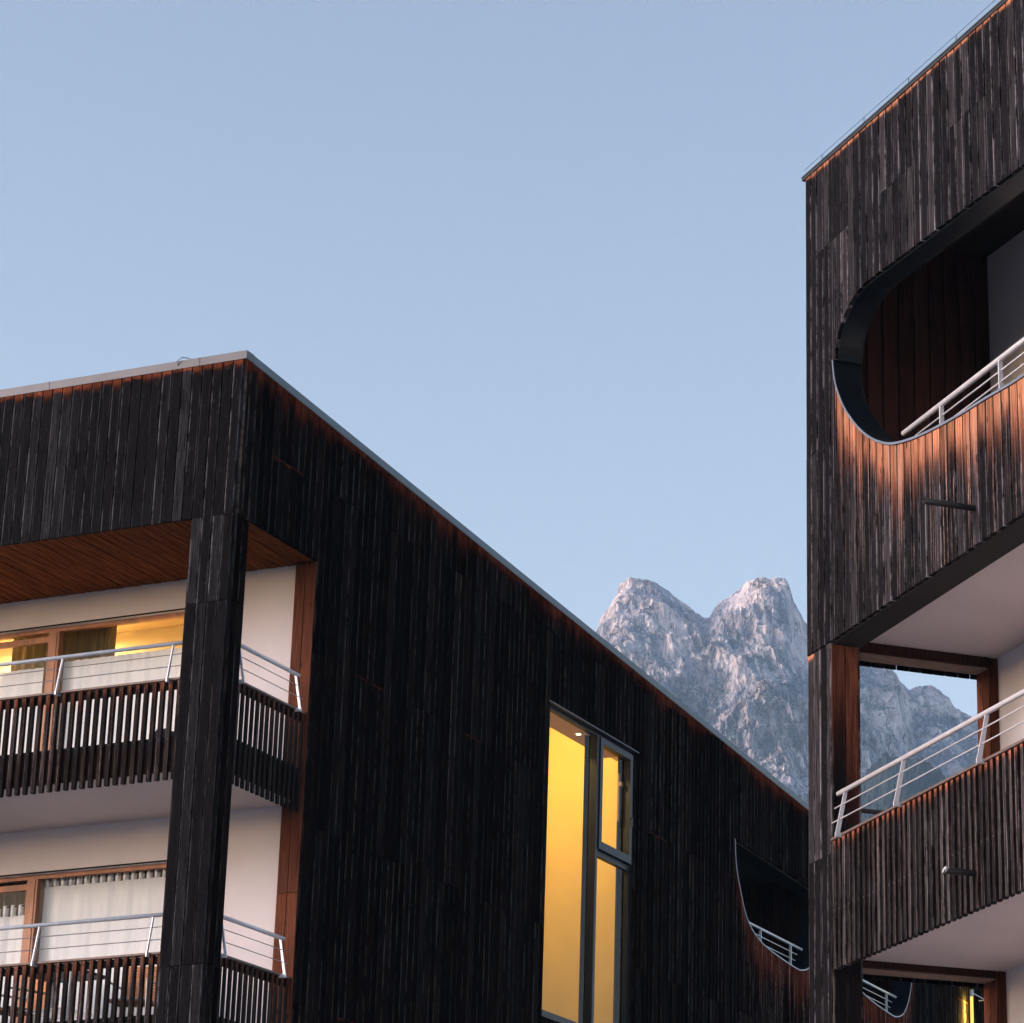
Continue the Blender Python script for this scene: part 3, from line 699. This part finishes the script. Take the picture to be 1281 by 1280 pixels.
def cafe_curtain(x0, x1, ztop, zbot, y, tabs, scallop, label, amp=.004, tabh=.0):
    """white half curtain: gently folded sheet (thin but two-sided) with tabs or scallops at its top"""
    m = MB(); w = x1 - x0; n = int(w / .02)
    prof = lambda t: amp * math.sin(t * 21) + .5 * amp * math.sin(t * 47 + 1)
    th = .003; rows = [zbot + (ztop - zbot) * k / 8 for k in range(9)]
    vs = []; fs = []
    for side in (0, 1):
        for i in range(n + 1):
            t = i * w / n
            for k, z in enumerate(rows):
                zz = z + (.008 * abs(math.sin(t * 26)) if (k == 8 and scallop) else 0)
                vs.append((x0 + t, prof(t) * (.5 + .5 * k / 8) + side * th, zz))
    K = 9; S = (n + 1) * K
    for i in range(n):
        for k in range(8):
            a = i * K + k
            fs.append((a, a + K, a + K + 1, a + 1)); fs.append((S + a, S + a + 1, S + a + K + 1, S + a + K))
        fs.append((i * K + 8, (i + 1) * K + 8, S + (i + 1) * K + 8, S + i * K + 8))
    m.add(vs, fs)
    if tabs:
        p = .105; k = 0; x = x0 + .012
        while x + .04 < x1:
            m.box((x, .001, ztop - .003), (x + .040, .004, ztop + tabh)); m.box((x + .014, .030, ztop - .01), (x + .054, .033, ztop + tabh - .018))
            m.box((x + .002, .0045, ztop + tabh), (x + .046, .030, ztop + tabh + .003)); x += p
    o = m.build('cafe_curtain', M['curtain'], None, True); 
    if tabs:
        r = MB(); r.tube([(x0 - .02, .017, ztop + tabh - .012), (x1 + .02, .017, ztop + tabh - .012)], .007, 8); r.build('curtain_rod', M['dark_metal'], o)
    o.location = LW(0, y, 0); o.rotation_euler = (0, 0, -BE)
    tag(o, label, 'curtain', 'white half curtains behind the balcony windows')
    return o
cafe_curtain(-3.52, -1.80, 11.63, 10.0, 2.03, False, True, 'white half curtain in the upper balcony window, glowing warm at its right end')
cafe_curtain(-4.92, -3.80, 11.59, 10.0, 2.03, False, True, 'white half curtain in the upper balcony door, at the left edge')
cafe_curtain(-3.52, -1.80, 8.905, 7.0, 2.03, True, False, 'white tab-top curtain filling most of the lower balcony window', .004, .115)
cafe_curtain(-4.92, -3.72, 8.60, 7.0, 2.03, True, False, 'white tab-top curtain hung lower in the lower balcony door, at the left edge', .008, .13)
def drape(x0, x1, z0, z1, y, label, mat='drape'):
    m = MB(); n = int((x1 - x0) / .012); vs = []; fs = []
    f = lambda t: .035 * math.sin(t * 42 + x0) + .015 * math.sin(t * 95)
    for sd in (0, 1):
        for i in range(n + 1):
            t = (x1 - x0) * i / n
            for z in (z0, z1): vs.append((x0 + t, f(t) + sd * .004, z))
    S = (n + 1) * 2
    for i in range(n):
        a = i * 2; fs += [(a, a + 2, a + 3, a + 1), (S + a, S + a + 1, S + a + 3, S + a + 2)]
    fs += [(0, 1, S + 1, S), (n * 2, S + n * 2, S + n * 2 + 1, n * 2 + 1)]
    m.add(vs, fs); o = m.build('drape', M[mat], None, True); o.location = LW(0, y, 0); o.rotation_euler = (0, 0, -BE)
    tag(o, label, 'drape', 'olive drapes behind the balcony windows')
drape(-3.85, -2.98, 9.95, 12.38, 2.22, 'olive drape in the upper window, just right of the wooden mullion')
drape(-4.44, -3.88, 9.95, 12.38, 2.22, 'olive drape in the upper balcony door, left of the wooden mullion')
drape(-5.0, -3.60, 6.95, 9.48, 2.22, 'grey-olive drape behind the lower balcony door')
drape(-3.58, -1.6, 6.95, 9.48, 2.35, 'drape behind the tabs of the lower white curtain, darkened to imitate the unlit room', 'dark_drape')

# deck chairs
def deck_chair(x, y, rz, label):
    t = empty('deck_chair', LW(x, y, 6.9), -BE + rz, label, 'chair', 'wooden slatted chairs on the lower balcony')
    b = MB()
    for k in range(13):      # back slats, leaning
        z = .40 + k * .036; yy = .20 + k * .012
        b.box((-.21, yy, z), (.21, yy + .014, z + .030))
    b.build('backrest', M['chair_wood'], t)
    s = MB()
    for k in range(9): s.box((-.21, -.27 + k * .05, .37 + .0015 * k), (.21, -.27 + k * .05 + .042, .385 + .0015 * k))
    s.build('seat', M['chair_wood'], t)
    f = MB()
    for sx in (-.235, .235):
        f.tube([(sx, -.28, .39), (sx, .20, .40), (sx, .37, .90)], .012, 8); f.tube([(sx, -.30, .60), (sx, .24, .60)], .013, 8)
    f.tube([(-.235, .37, .90), (.235, .37, .90)], .012, 8); f.tube([(-.235, -.28, .39), (.235, -.28, .39)], .010, 8)
    f.build('frame', M['chair_metal'], t)
    for sx in (-.235, .235):
        for p in ([(sx, -.30, .60), (sx, -.28, .39), (sx, -.26, 0)], [(sx, .22, .40), (sx, .28, 0)]):
            l = MB(); l.tube(p, .012, 8); l.build('leg', M['chair_metal'], t)
    return t
deck_chair(-1.60, 1.15, 0.25, 'orange-brown slatted deck chair on the lower balcony, beside the black pillar')
deck_chair(-3.12, 1.15, -.35, 'orange-brown slatted deck chair on the lower balcony, at the left edge below the mullion')
t = empty('balcony_table', LW(-2.42, .95, 6.9), -BE, 'dark table with pale metal legs on the lower balcony between the two deck chairs', 'table')
m = MB(); m.box((-.36, -.33, .71), (.36, .33, .745)); m.build('table_top', M['dark_metal'], t)
for sx in (-.31, .31):
    for sy in (-.28, .28):
        l = MB(); l.tube([(sx, sy, 0), (sx, sy, .71)], .016, 8); l.build('leg', M['chair_metal'], t)
m = MB(); [m.box((-.30 , -.27 + .09 * k, .30), (.30, -.25 + .09 * k, .312)) for k in range(7)]; m.build('lower_shelf', M['chair_metal'], t)
# small dark bundle on the upper balcony
m = MB(); n = 14; vs = []; fs = []
for i in range(9):
    ph = i / 8 * math.pi / 2
    for k in range(n):
        th = 2 * math.pi * k / n; rr = 1 + .18 * mnoise.noise(Vector((math.cos(th) * 1.7, math.sin(th) * 1.7, i * .45)))
        vs.append((.17 * math.cos(ph) ** .7 * math.cos(th) * rr, .13 * math.cos(ph) ** .7 * math.sin(th) * rr, .20 * math.sin(ph) * rr))
for i in range(8):
    for k in range(n): fs.append((i * n + k, i * n + (k + 1) % n, (i + 1) * n + (k + 1) % n, (i + 1) * n + k))
fs.append(tuple(range(n))[::-1]); m.add(vs, fs)
o = m.build('cloth_bundle', M['dark_cloth'], None, True); o.location = LW(-.92, .34, 9.9); tag(o, 'small dark grey bundle on the upper balcony floor behind the slats, beside the pillar', 'bundle')

# lamps
def light(kind, name, loc, energy, col, **kw):
    l = bpy.data.lights.new(name, kind); l.energy = energy; l.color = col
    for k, v in kw.items(): setattr(l, k, v)
    o = bpy.data.objects.new(name, l); C.objects.link(o); o.location = loc; return o
def ceiling_lamp(x, y, z, label, energy, col, down=False):
    t = empty('ceiling_lamp', LW(x, y, z), -BE, label, 'lamp')
    m = MB(); m.tube([(0, 0, 0), (0, 0, -.035)], .12, 24); m.build('lamp_base', M['rail_paint'], t)
    m = MB(); m.tube([(0, 0, -.036), (0, 0, -.075)], .11, 24); m.build('diffuser', M['lamp_glow'], t)
    o = light('AREA', 'lamp_light', (0, 0, -.085), energy, col, shape='DISK', size=.2) if down else light('POINT', 'lamp_light', (0, 0, -.16), energy, col, shadow_soft_size=.08)
    o.parent = t
WARM = (1, .60, .20)
ceiling_lamp(-1.0, 8.75, 12.995, 'round ceiling lamp inside the tall yellow stair window', 92, (1, .64, .20))
ceiling_lamp(-4.6, 2.9, 12.41, 'round ceiling lamp in the lit room behind the upper balcony window', 115, (1, .68, .28), True)
t = empty('recessed_spot', LW(-.235, 9.42, 12.30), -BE, 'small bright recessed spot under the head of the tall yellow stair window', 'lamp')
m = MB(); m.tube([(0, 0, 0), (0, 0, -.012)], .055, 20); m.build('rim', M['rail_paint'], t)
m = MB(); m.tube([(0, 0, -.0125), (0, 0, -.016)], .030, 20); m.build('lens', M['lamp_glow'], t)
# vertical tube lamp on the far stretch of the left building
t = empty('tube_wall_lamp', LW(0.0, 25.8, 9.9), -BE, 'lit vertical tube lamp against dark boards, seen through the lower right opening', 'wall lamp')
m = MB(); m.tube([(.17, 0, 0), (.17, 0, 1.47)], .03, 12); m.build('tube', M['tube_glow'], t)
m = MB(); m.tube([(.17, 0, 1.471), (.17, 0, 1.60)], .036, 12); m.tube([(.17, 0, -.10), (.17, 0, -.001)], .036, 12); m.build('end_cap', M['rail_paint'], t)
m = MB(); m.tube([(.17, .03, 1.55), (.17, .88, 1.55), (.02, .88, 1.55)], .010, 8); m.build('bracket', M['rail_paint'], t)
o = light('AREA', 'lamp_light', (.135, 0, .75), 55, (1, .75, .12), shape='RECTANGLE', size=1.4, size_y=.05); o.rotation_euler = (0, R(90), 0); o.parent = t

# ================================================================== ground and surroundings
def stru(o): o['kind'] = 'structure'; return o
g = MB(); g.add([(-6000, -6000, 0), (6000, -6000, 0), (6000, 6000, 0), (-6000, 6000, 0)], [(0, 1, 2, 3)])
M['meadow'] = simple('alpine_meadow', (.06, .09, .035), .95, var=.3, nscale=.05)
stru(g.build('ground', M['meadow']))
g = MB(); g.add([(-30, -8, .004), (30, -8, .004), (30, 70, .004), (-30, 70, .004)], [(0, 1, 2, 3)])
M['paving'] = simple('grey_courtyard_paving', (.36, .36, .38), .9, var=.15, nscale=1.2)  # out of view; made pale and wide to bounce light onto the undersides
stru(g.build('courtyard_paving', M['paving']))

# mountains --------------------------------------------------------------------
def hash3(ix, iy, iz):
    h = (ix.astype(np.int64) * 374761393 + iy.astype(np.int64) * 668265263 + iz.astype(np.int64) * 2147483647 + 1013904223) & 0xffffffff
    h = ((h ^ (h >> 13)) * 1274126177) & 0xffffffff; h = h ^ (h >> 16)
    return (h & 0xffff) / 32767.5 - 1
def vnoise(x, y, z):
    ix, iy, iz = np.floor(x), np.floor(y), np.floor(z); fx, fy, fz = x - ix, y - iy, z - iz
    u, v, w = [t * t * t * (t * (6 * t - 15) + 10) for t in (fx, fy, fz)]
    r = 0
    for a in (0, 1):
        for b in (0, 1):
            for c in (0, 1):
                r = r + hash3(ix + a, iy + b, iz + c) * (u if a else 1 - u) * (v if b else 1 - v) * (w if c else 1 - w)
    return r
def fbm(x, y, z, o=6, ridged=True, g=.5):
    r = 0; a = 1
    for k in range(o):
        n = vnoise(x + 17.3 * k, y + 5.1 * k, z + 9.7 * k)
        r = r + a * ((1 - 2 * np.abs(n)) if ridged else n); a *= g; x = x * 2.07; y = y * 2.07; z = z * 2.07
    return r
RP = [(-900, 430), (-620, 560), (-420, 640), (-300, 690), (-195.9, 745.3), (-178.7, 763.7), (-163.4, 780.0), (-160.1, 789.0), (-153.2, 799.4), (-146.3, 810.6), (-144.3, 821.1), (-137.2, 824.9), (-126.5, 824.2), (-112.1, 818.9), (-97.7, 809.9), (-84.8, 799.4), (-76.2, 792.7), (-67.6, 787.5), (-63.3, 788.2), (-60.5, 795.7), (-54.9, 803.2), (-44.3, 810.6), (-37.1, 814.4), (-27.9, 821.1), (-15.8, 822.6), (2.1, 822.6), (6.4, 817.4), (10.7, 803.2), (16.3, 793.4), (19.9, 785.3), (24.8, 780.0), (44.7, 771.1), (66.6, 760.0), (95.8, 742.6), (98.9, 737.9), (105.6, 729.8), (112.8, 724.0), (115.4, 726.2), (122.1, 729.1), (131.9, 729.8), (141.7, 724.7), (148.3, 719.6), (151.4, 712.6), (159.7, 705.7), (172.6, 699.9), (213.1, 679.5), (330, 640), (480, 560), (700, 500), (950, 400)]
def mountain():
    xs = np.concatenate([np.linspace(-900, -215, 60), np.linspace(-210, 225, 640), np.linspace(230, 950, 60)])
    ts = np.concatenate([np.linspace(0, .55, 60), np.linspace(.555, 1, 420)])
    rx = np.array([p[0] for p in RP]); rz = np.array([p[1] for p in RP])
    ridge = np.interp(xs, rx, rz)
    # smoother ridge for depth structure
    sm = np.interp(xs, rx, rz)
    X, T = np.meshgrid(xs, ts); RG = np.interp(X, rx, rz)
    ker = np.exp(-np.linspace(-2, 2, 41) ** 2); ker /= ker.sum()
    xu = np.linspace(-900, 950, 1851); ru = np.convolve(np.interp(xu, rx, rz), ker, 'same'); ru[:30] = ru[30]; ru[-30:] = ru[-30]
    RS = np.interp(X, xu, ru)
    Z = RG * T
    # horizontal run toward the viewer
    d = (1 - T); run = 950 * d ** 1.15
    Y = 2500 - run
    RG = RG + fbm(X / 16, X * 0 + 3.3, X * 0, 5, True, .6) * .9 - 5.0; Z = RG * T
    # saddles recede, buttresses advance
    Y = Y + (815 - RS) * .55 * np.clip(T - .5, 0, 1) * 2 * np.clip((T), 0, 1)
    far = np.clip((X - 96) / 12, 0, 1) * np.clip(1 - (X - 260) / 200, 0, 1)
    Y = Y + far * 60 * T
    yr = 2500 + (815 - RS) * .55 + far * 60; S_ = yr / 2500; X0 = X; X = X * S_; Z = 1.6 + (Z - 1.6) * S_
    wx = fbm(X / 90, T * 8, X * 0, 3, False) * 14
    fade = np.clip((1 - T) * 22, 0, 1)
    sh = X + .45 * Z        # strata dip to the left
    big = fbm((sh + wx) / 95, Z / 120, Y / 400, 4, True, .5)
    fine = fbm((sh + wx * 1.3) / 30, (Z - .5 * X) / 40, Y / 100, 6, True, .55)
    lm = np.clip(fbm(X / 70, Z / 70, Y * 0, 2, False) * 1.5 + .6, .15, 1.6); fine = fine * lm
    micro = fbm(X / 5.2, Z / 8.0, Y / 30, 4, True, .6)
    disp = (big * 28 + fine * 13 + micro * 1.5)
    sc_ = .35 + .65 * fade
    Y = Y - disp * sc_
    # ledges
    Z = Z + fade * (fbm(X / 40, Z / 30, Y / 60, 5, True, .55) * 6.0)
    Z = Z + (1 - fade) * micro * .35
    lower = np.clip((.62 - T) / .3, 0, 1)
    Z = Z + lower * fbm(X / 120, Y / 120, Z * 0, 5, True) * 12
    nr, nc = X.shape
    V = np.stack([X, Y, Z], -1).reshape(-1, 3)
    # back side
    Bk = np.stack([xs, np.full(nc, 3300.), np.zeros(nc) - 5], -1); V = np.concatenate([V, Bk])
    idx = np.arange(nr * nc).reshape(nr, nc)
    F = np.stack([idx[:-1, :-1], idx[:-1, 1:], idx[1:, 1:], idx[1:, :-1]], -1).reshape(-1, 4)
    bi = np.arange(nr * nc, nr * nc + nc); t_ = idx[-1]
    F = np.concatenate([F, np.stack([t_[:-1], t_[1:], bi[1:], bi[:-1]], -1)])
    me = bpy.data.meshes.new('mountains'); me.from_pydata(V.tolist(), [], F.tolist()); me.update()
    me.polygons.foreach_set('use_smooth', [False] * len(me.polygons))
    o = bpy.data.objects.new('mountains', me); C.objects.link(o); o['kind'] = 'structure'; return o
def rock_mat():
    m, nt, out = nmat('pale_limestone'); b = nt.nodes.new('ShaderNodeBsdfPrincipled')
    n1 = noisen(nt, .022, 6, .6, (1, 1, .7)); n2 = noisen(nt, .13, 6, .64, (1, 1, .6)); n3 = noisen(nt, .028, 5, .6, (1, 1, 1.3)); n4 = noisen(nt, .6, 6, .7)
    def cracks(sc_, w, warp):
        tc = nt.nodes.new('ShaderNodeTexCoord'); mp = nt.nodes.new('ShaderNodeMapping'); mp.inputs['Scale'].default_value = (sc_, sc_, sc_ * .42); mp.inputs['Rotation'].default_value = (0, .35, 0)
        nt.links.new(tc.outputs['Object'], mp.inputs[0])
        no = nt.nodes.new('ShaderNodeTexNoise'); no.inputs['Scale'].default_value = 1.6; no.inputs['Detail'].default_value = 4; nt.links.new(mp.outputs[0], no.inputs['Vector'])
        vm = nt.nodes.new('ShaderNodeVectorMath'); vm.operation = 'SCALE'; vm.inputs['Scale'].default_value = warp; nt.links.new(no.outputs['Color'], vm.inputs[0])
        va = nt.nodes.new('ShaderNodeVectorMath'); nt.links.new(mp.outputs[0], va.inputs[0]); nt.links.new(vm.outputs[0], va.inputs[1])
        vo = nt.nodes.new('ShaderNodeTexVoronoi'); vo.feature = 'DISTANCE_TO_EDGE'; vo.inputs['Scale'].default_value = 1; nt.links.new(va.outputs[0], vo.inputs[0])
        return ramp(nt, vo.outputs['Distance'], .0, w, 1., 0.)
    c1 = cracks(.045, .07, 1.6); c2 = cracks(.14, .10, 1.3)
    c = mixc(nt, ramp(nt, n1, .36, .62), (.21, .24, .33), (.68, .61, .66))
    c = mixc(nt, mathn(nt, 'MULTIPLY', ramp(nt, n2, .50, .66), .7), c, (.92, .86, .86))
    c = mixc(nt, mathn(nt, 'MULTIPLY', ramp(nt, n2, .30, .45, 1., 0.), .75), c, (.10, .12, .17))
    c = mixc(nt, mathn(nt, 'MULTIPLY', c1, mathn(nt, 'MULTIPLY', ramp(nt, n3, .4, .6), .75)), c, (.04, .045, .065))
    c = mixc(nt, mathn(nt, 'MULTIPLY', c2, mathn(nt, 'MULTIPLY', ramp(nt, n1, .62, .40), .6)), c, (.06, .065, .09))
    geo = nt.nodes.new('ShaderNodeNewGeometry'); sp = nt.nodes.new('ShaderNodeSeparateXYZ'); nt.links.new(geo.outputs['Normal'], sp.inputs[0])
    ps = nt.nodes.new('ShaderNodeSeparateXYZ'); nt.links.new(geo.outputs['Position'], ps.inputs[0])
    slope = mathn(nt, 'ADD', mathn(nt, 'MULTIPLY', sp.outputs[2], .35), n3)
    hgt = ramp(nt, ps.outputs[2], 700, 775, 1., .0)
    vg = mathn(nt, 'MULTIPLY', ramp(nt, slope, .64, .72), hgt)
    c = mixc(nt, mathn(nt, 'MULTIPLY', vg, .85), c, (.075, .105, .10))
    nt.links.new(c, b.inputs['Base Color']); b.inputs['Roughness'].default_value = .95; b.inputs['Specular IOR Level'].default_value = .0
    bp = nt.nodes.new('ShaderNodeBump'); bp.inputs['Strength'].default_value = 1.; bp.inputs['Distance'].default_value = 5
    h = mathn(nt, 'SUBTRACT', mathn(nt, 'ADD', n2, mathn(nt, 'MULTIPLY', n4, .15)), mathn(nt, 'MULTIPLY', c1, .5))
    nt.links.new(h, bp.inputs['Height']); nt.links.new(bp.outputs[0], b.inputs['Normal'])
    nt.links.new(b.outputs[0], out.inputs[0]); return m
M['rock'] = rock_mat()
mo = mountain(); mo.data.materials.append(M['rock'])
def foothill():
    pts = [(-700, 150), (-300, 260), (-120, 330), (0, 362), (9.6, 366), (40, 380), (47.3, 391), (55, 397), (62, 393), (72.5, 395), (83, 387.6), (93, 378), (110, 368), (200, 320), (400, 240), (700, 150)]
    xs = np.concatenate([np.linspace(-700, 15, 60), np.linspace(17, 130, 260), np.linspace(135, 700, 60)]); ts = np.linspace(0, 1, 200)
    X, T = np.meshgrid(xs, ts); RG = np.interp(X, [p[0] for p in pts], [p[1] for p in pts])
    Y = 1500 - 520 * (1 - T) ** 1.1; Z = RG * T
    Y = Y - fbm(X / 60, Z / 60, Y / 60, 4, True) * 10 * (.2 + .8 * np.clip((1 - T) * 8, 0, 1))
    Z = Z + np.abs(fbm(X / 3.2, Z / 3.2, Y / 3.2, 3, False)) * 3.2
    nr, nc = X.shape; V = np.stack([X, Y, Z], -1).reshape(-1, 3)
    Bk = np.stack([xs, np.full(nc, 1800.), np.zeros(nc) - 5], -1); V = np.concatenate([V, Bk])
    idx = np.arange(nr * nc).reshape(nr, nc)
    F = np.stack([idx[:-1, :-1], idx[:-1, 1:], idx[1:, 1:], idx[1:, :-1]], -1).reshape(-1, 4)
    bi = np.arange(nr * nc, nr * nc + nc); t_ = idx[-1]; F = np.concatenate([F, np.stack([t_[:-1], t_[1:], bi[1:], bi[:-1]], -1)])
    me = bpy.data.meshes.new('wooded_hill'); me.from_pydata(V.tolist(), [], F.tolist()); me.update()
    o = bpy.data.objects.new('wooded_hill', me); C.objects.link(o); o['kind'] = 'structure'
    o.data.materials.append(simple('dark_conifer_slope', (.014, .030, .036), .95, var=.5, nscale=.25)); return o
foothill()

# haze ------------------------------------------------------------------------
hz = MB(); hz.box((-1500, -60, -1), (1500, 3400, 900)); h = hz.build('haze', bpy.data.materials.new('blue_evening_air')); h['kind'] = 'stuff'
m = h.data.materials[0]; m.use_nodes = True; nt = m.node_tree; nt.nodes.clear(); out = nt.nodes.new('ShaderNodeOutputMaterial')
pv = nt.nodes.new('ShaderNodeVolumePrincipled'); pv.inputs['Color'].default_value = (.45, .68, 1, 1); pv.inputs['Density'].default_value = .00014; pv.inputs['Anisotropy'].default_value = .1
nt.links.new(pv.outputs[0], out.inputs['Volume'])

# ================================================================== sky, sun, camera
SUN_AZ, SUN_EL = R(252), R(16)      # azimuth clockwise from +Y: behind the camera to the left
w = bpy.data.worlds.new('World'); sc.world = w; w.use_nodes = True; nt = w.node_tree; nt.nodes.clear()
out = nt.nodes.new('ShaderNodeOutputWorld'); bg = nt.nodes.new('ShaderNodeBackground'); sky = nt.nodes.new('ShaderNodeTexSky')
sky.sky_type = 'NISHITA'; sky.sun_disc = False; sky.sun_elevation = SUN_EL; sky.sun_rotation = SUN_AZ; sky.altitude = 1200; sky.air_density = 1.0; sky.dust_density = 2.2; sky.ozone_density = 1.3
bg.inputs[1].default_value = .12
vm = nt.nodes.new('ShaderNodeVectorMath'); vm.operation = 'MULTIPLY'; vm.inputs[1].default_value = (1.21, .945, .775); nt.links.new(sky.outputs[0], vm.inputs[0]); nt.links.new(vm.outputs[0], bg.inputs[0]); nt.links.new(bg.outputs[0], out.inputs[0])
s = light('SUN', 'sun', (0, 0, 50), .6, (1, .94, 1), angle=R(18))
d = Vector((math.sin(SUN_AZ) * math.cos(SUN_EL), math.cos(SUN_AZ) * math.cos(SUN_EL), math.sin(SUN_EL)))
s.rotation_euler = d.to_track_quat('Z', 'Y').to_euler()

cam = bpy.data.cameras.new('camera'); co = bpy.data.objects.new('camera', cam); C.objects.link(co); sc.camera = co
co.location = (0, 0, 1.6); co.rotation_euler = (R(90 + 19.941), 0, 0)
cam.sensor_fit = 'HORIZONTAL'; cam.sensor_width = 36; cam.lens = 3681.6 / 1281 * 36
cam.shift_x = -(977.05 - 640.5) / 1281; cam.shift_y = -(640 - 612.89) / 1281
cam.clip_start = .5; cam.clip_end = 20000

sc.render.engine = 'CYCLES'
sc.cycles.max_bounces = 8; sc.cycles.volume_bounces = 1
sc.view_settings.view_transform = 'Standard'; sc.view_settings.look = 'None'; sc.view_settings.gamma = 1; sc.view_settings.exposure = 1.62
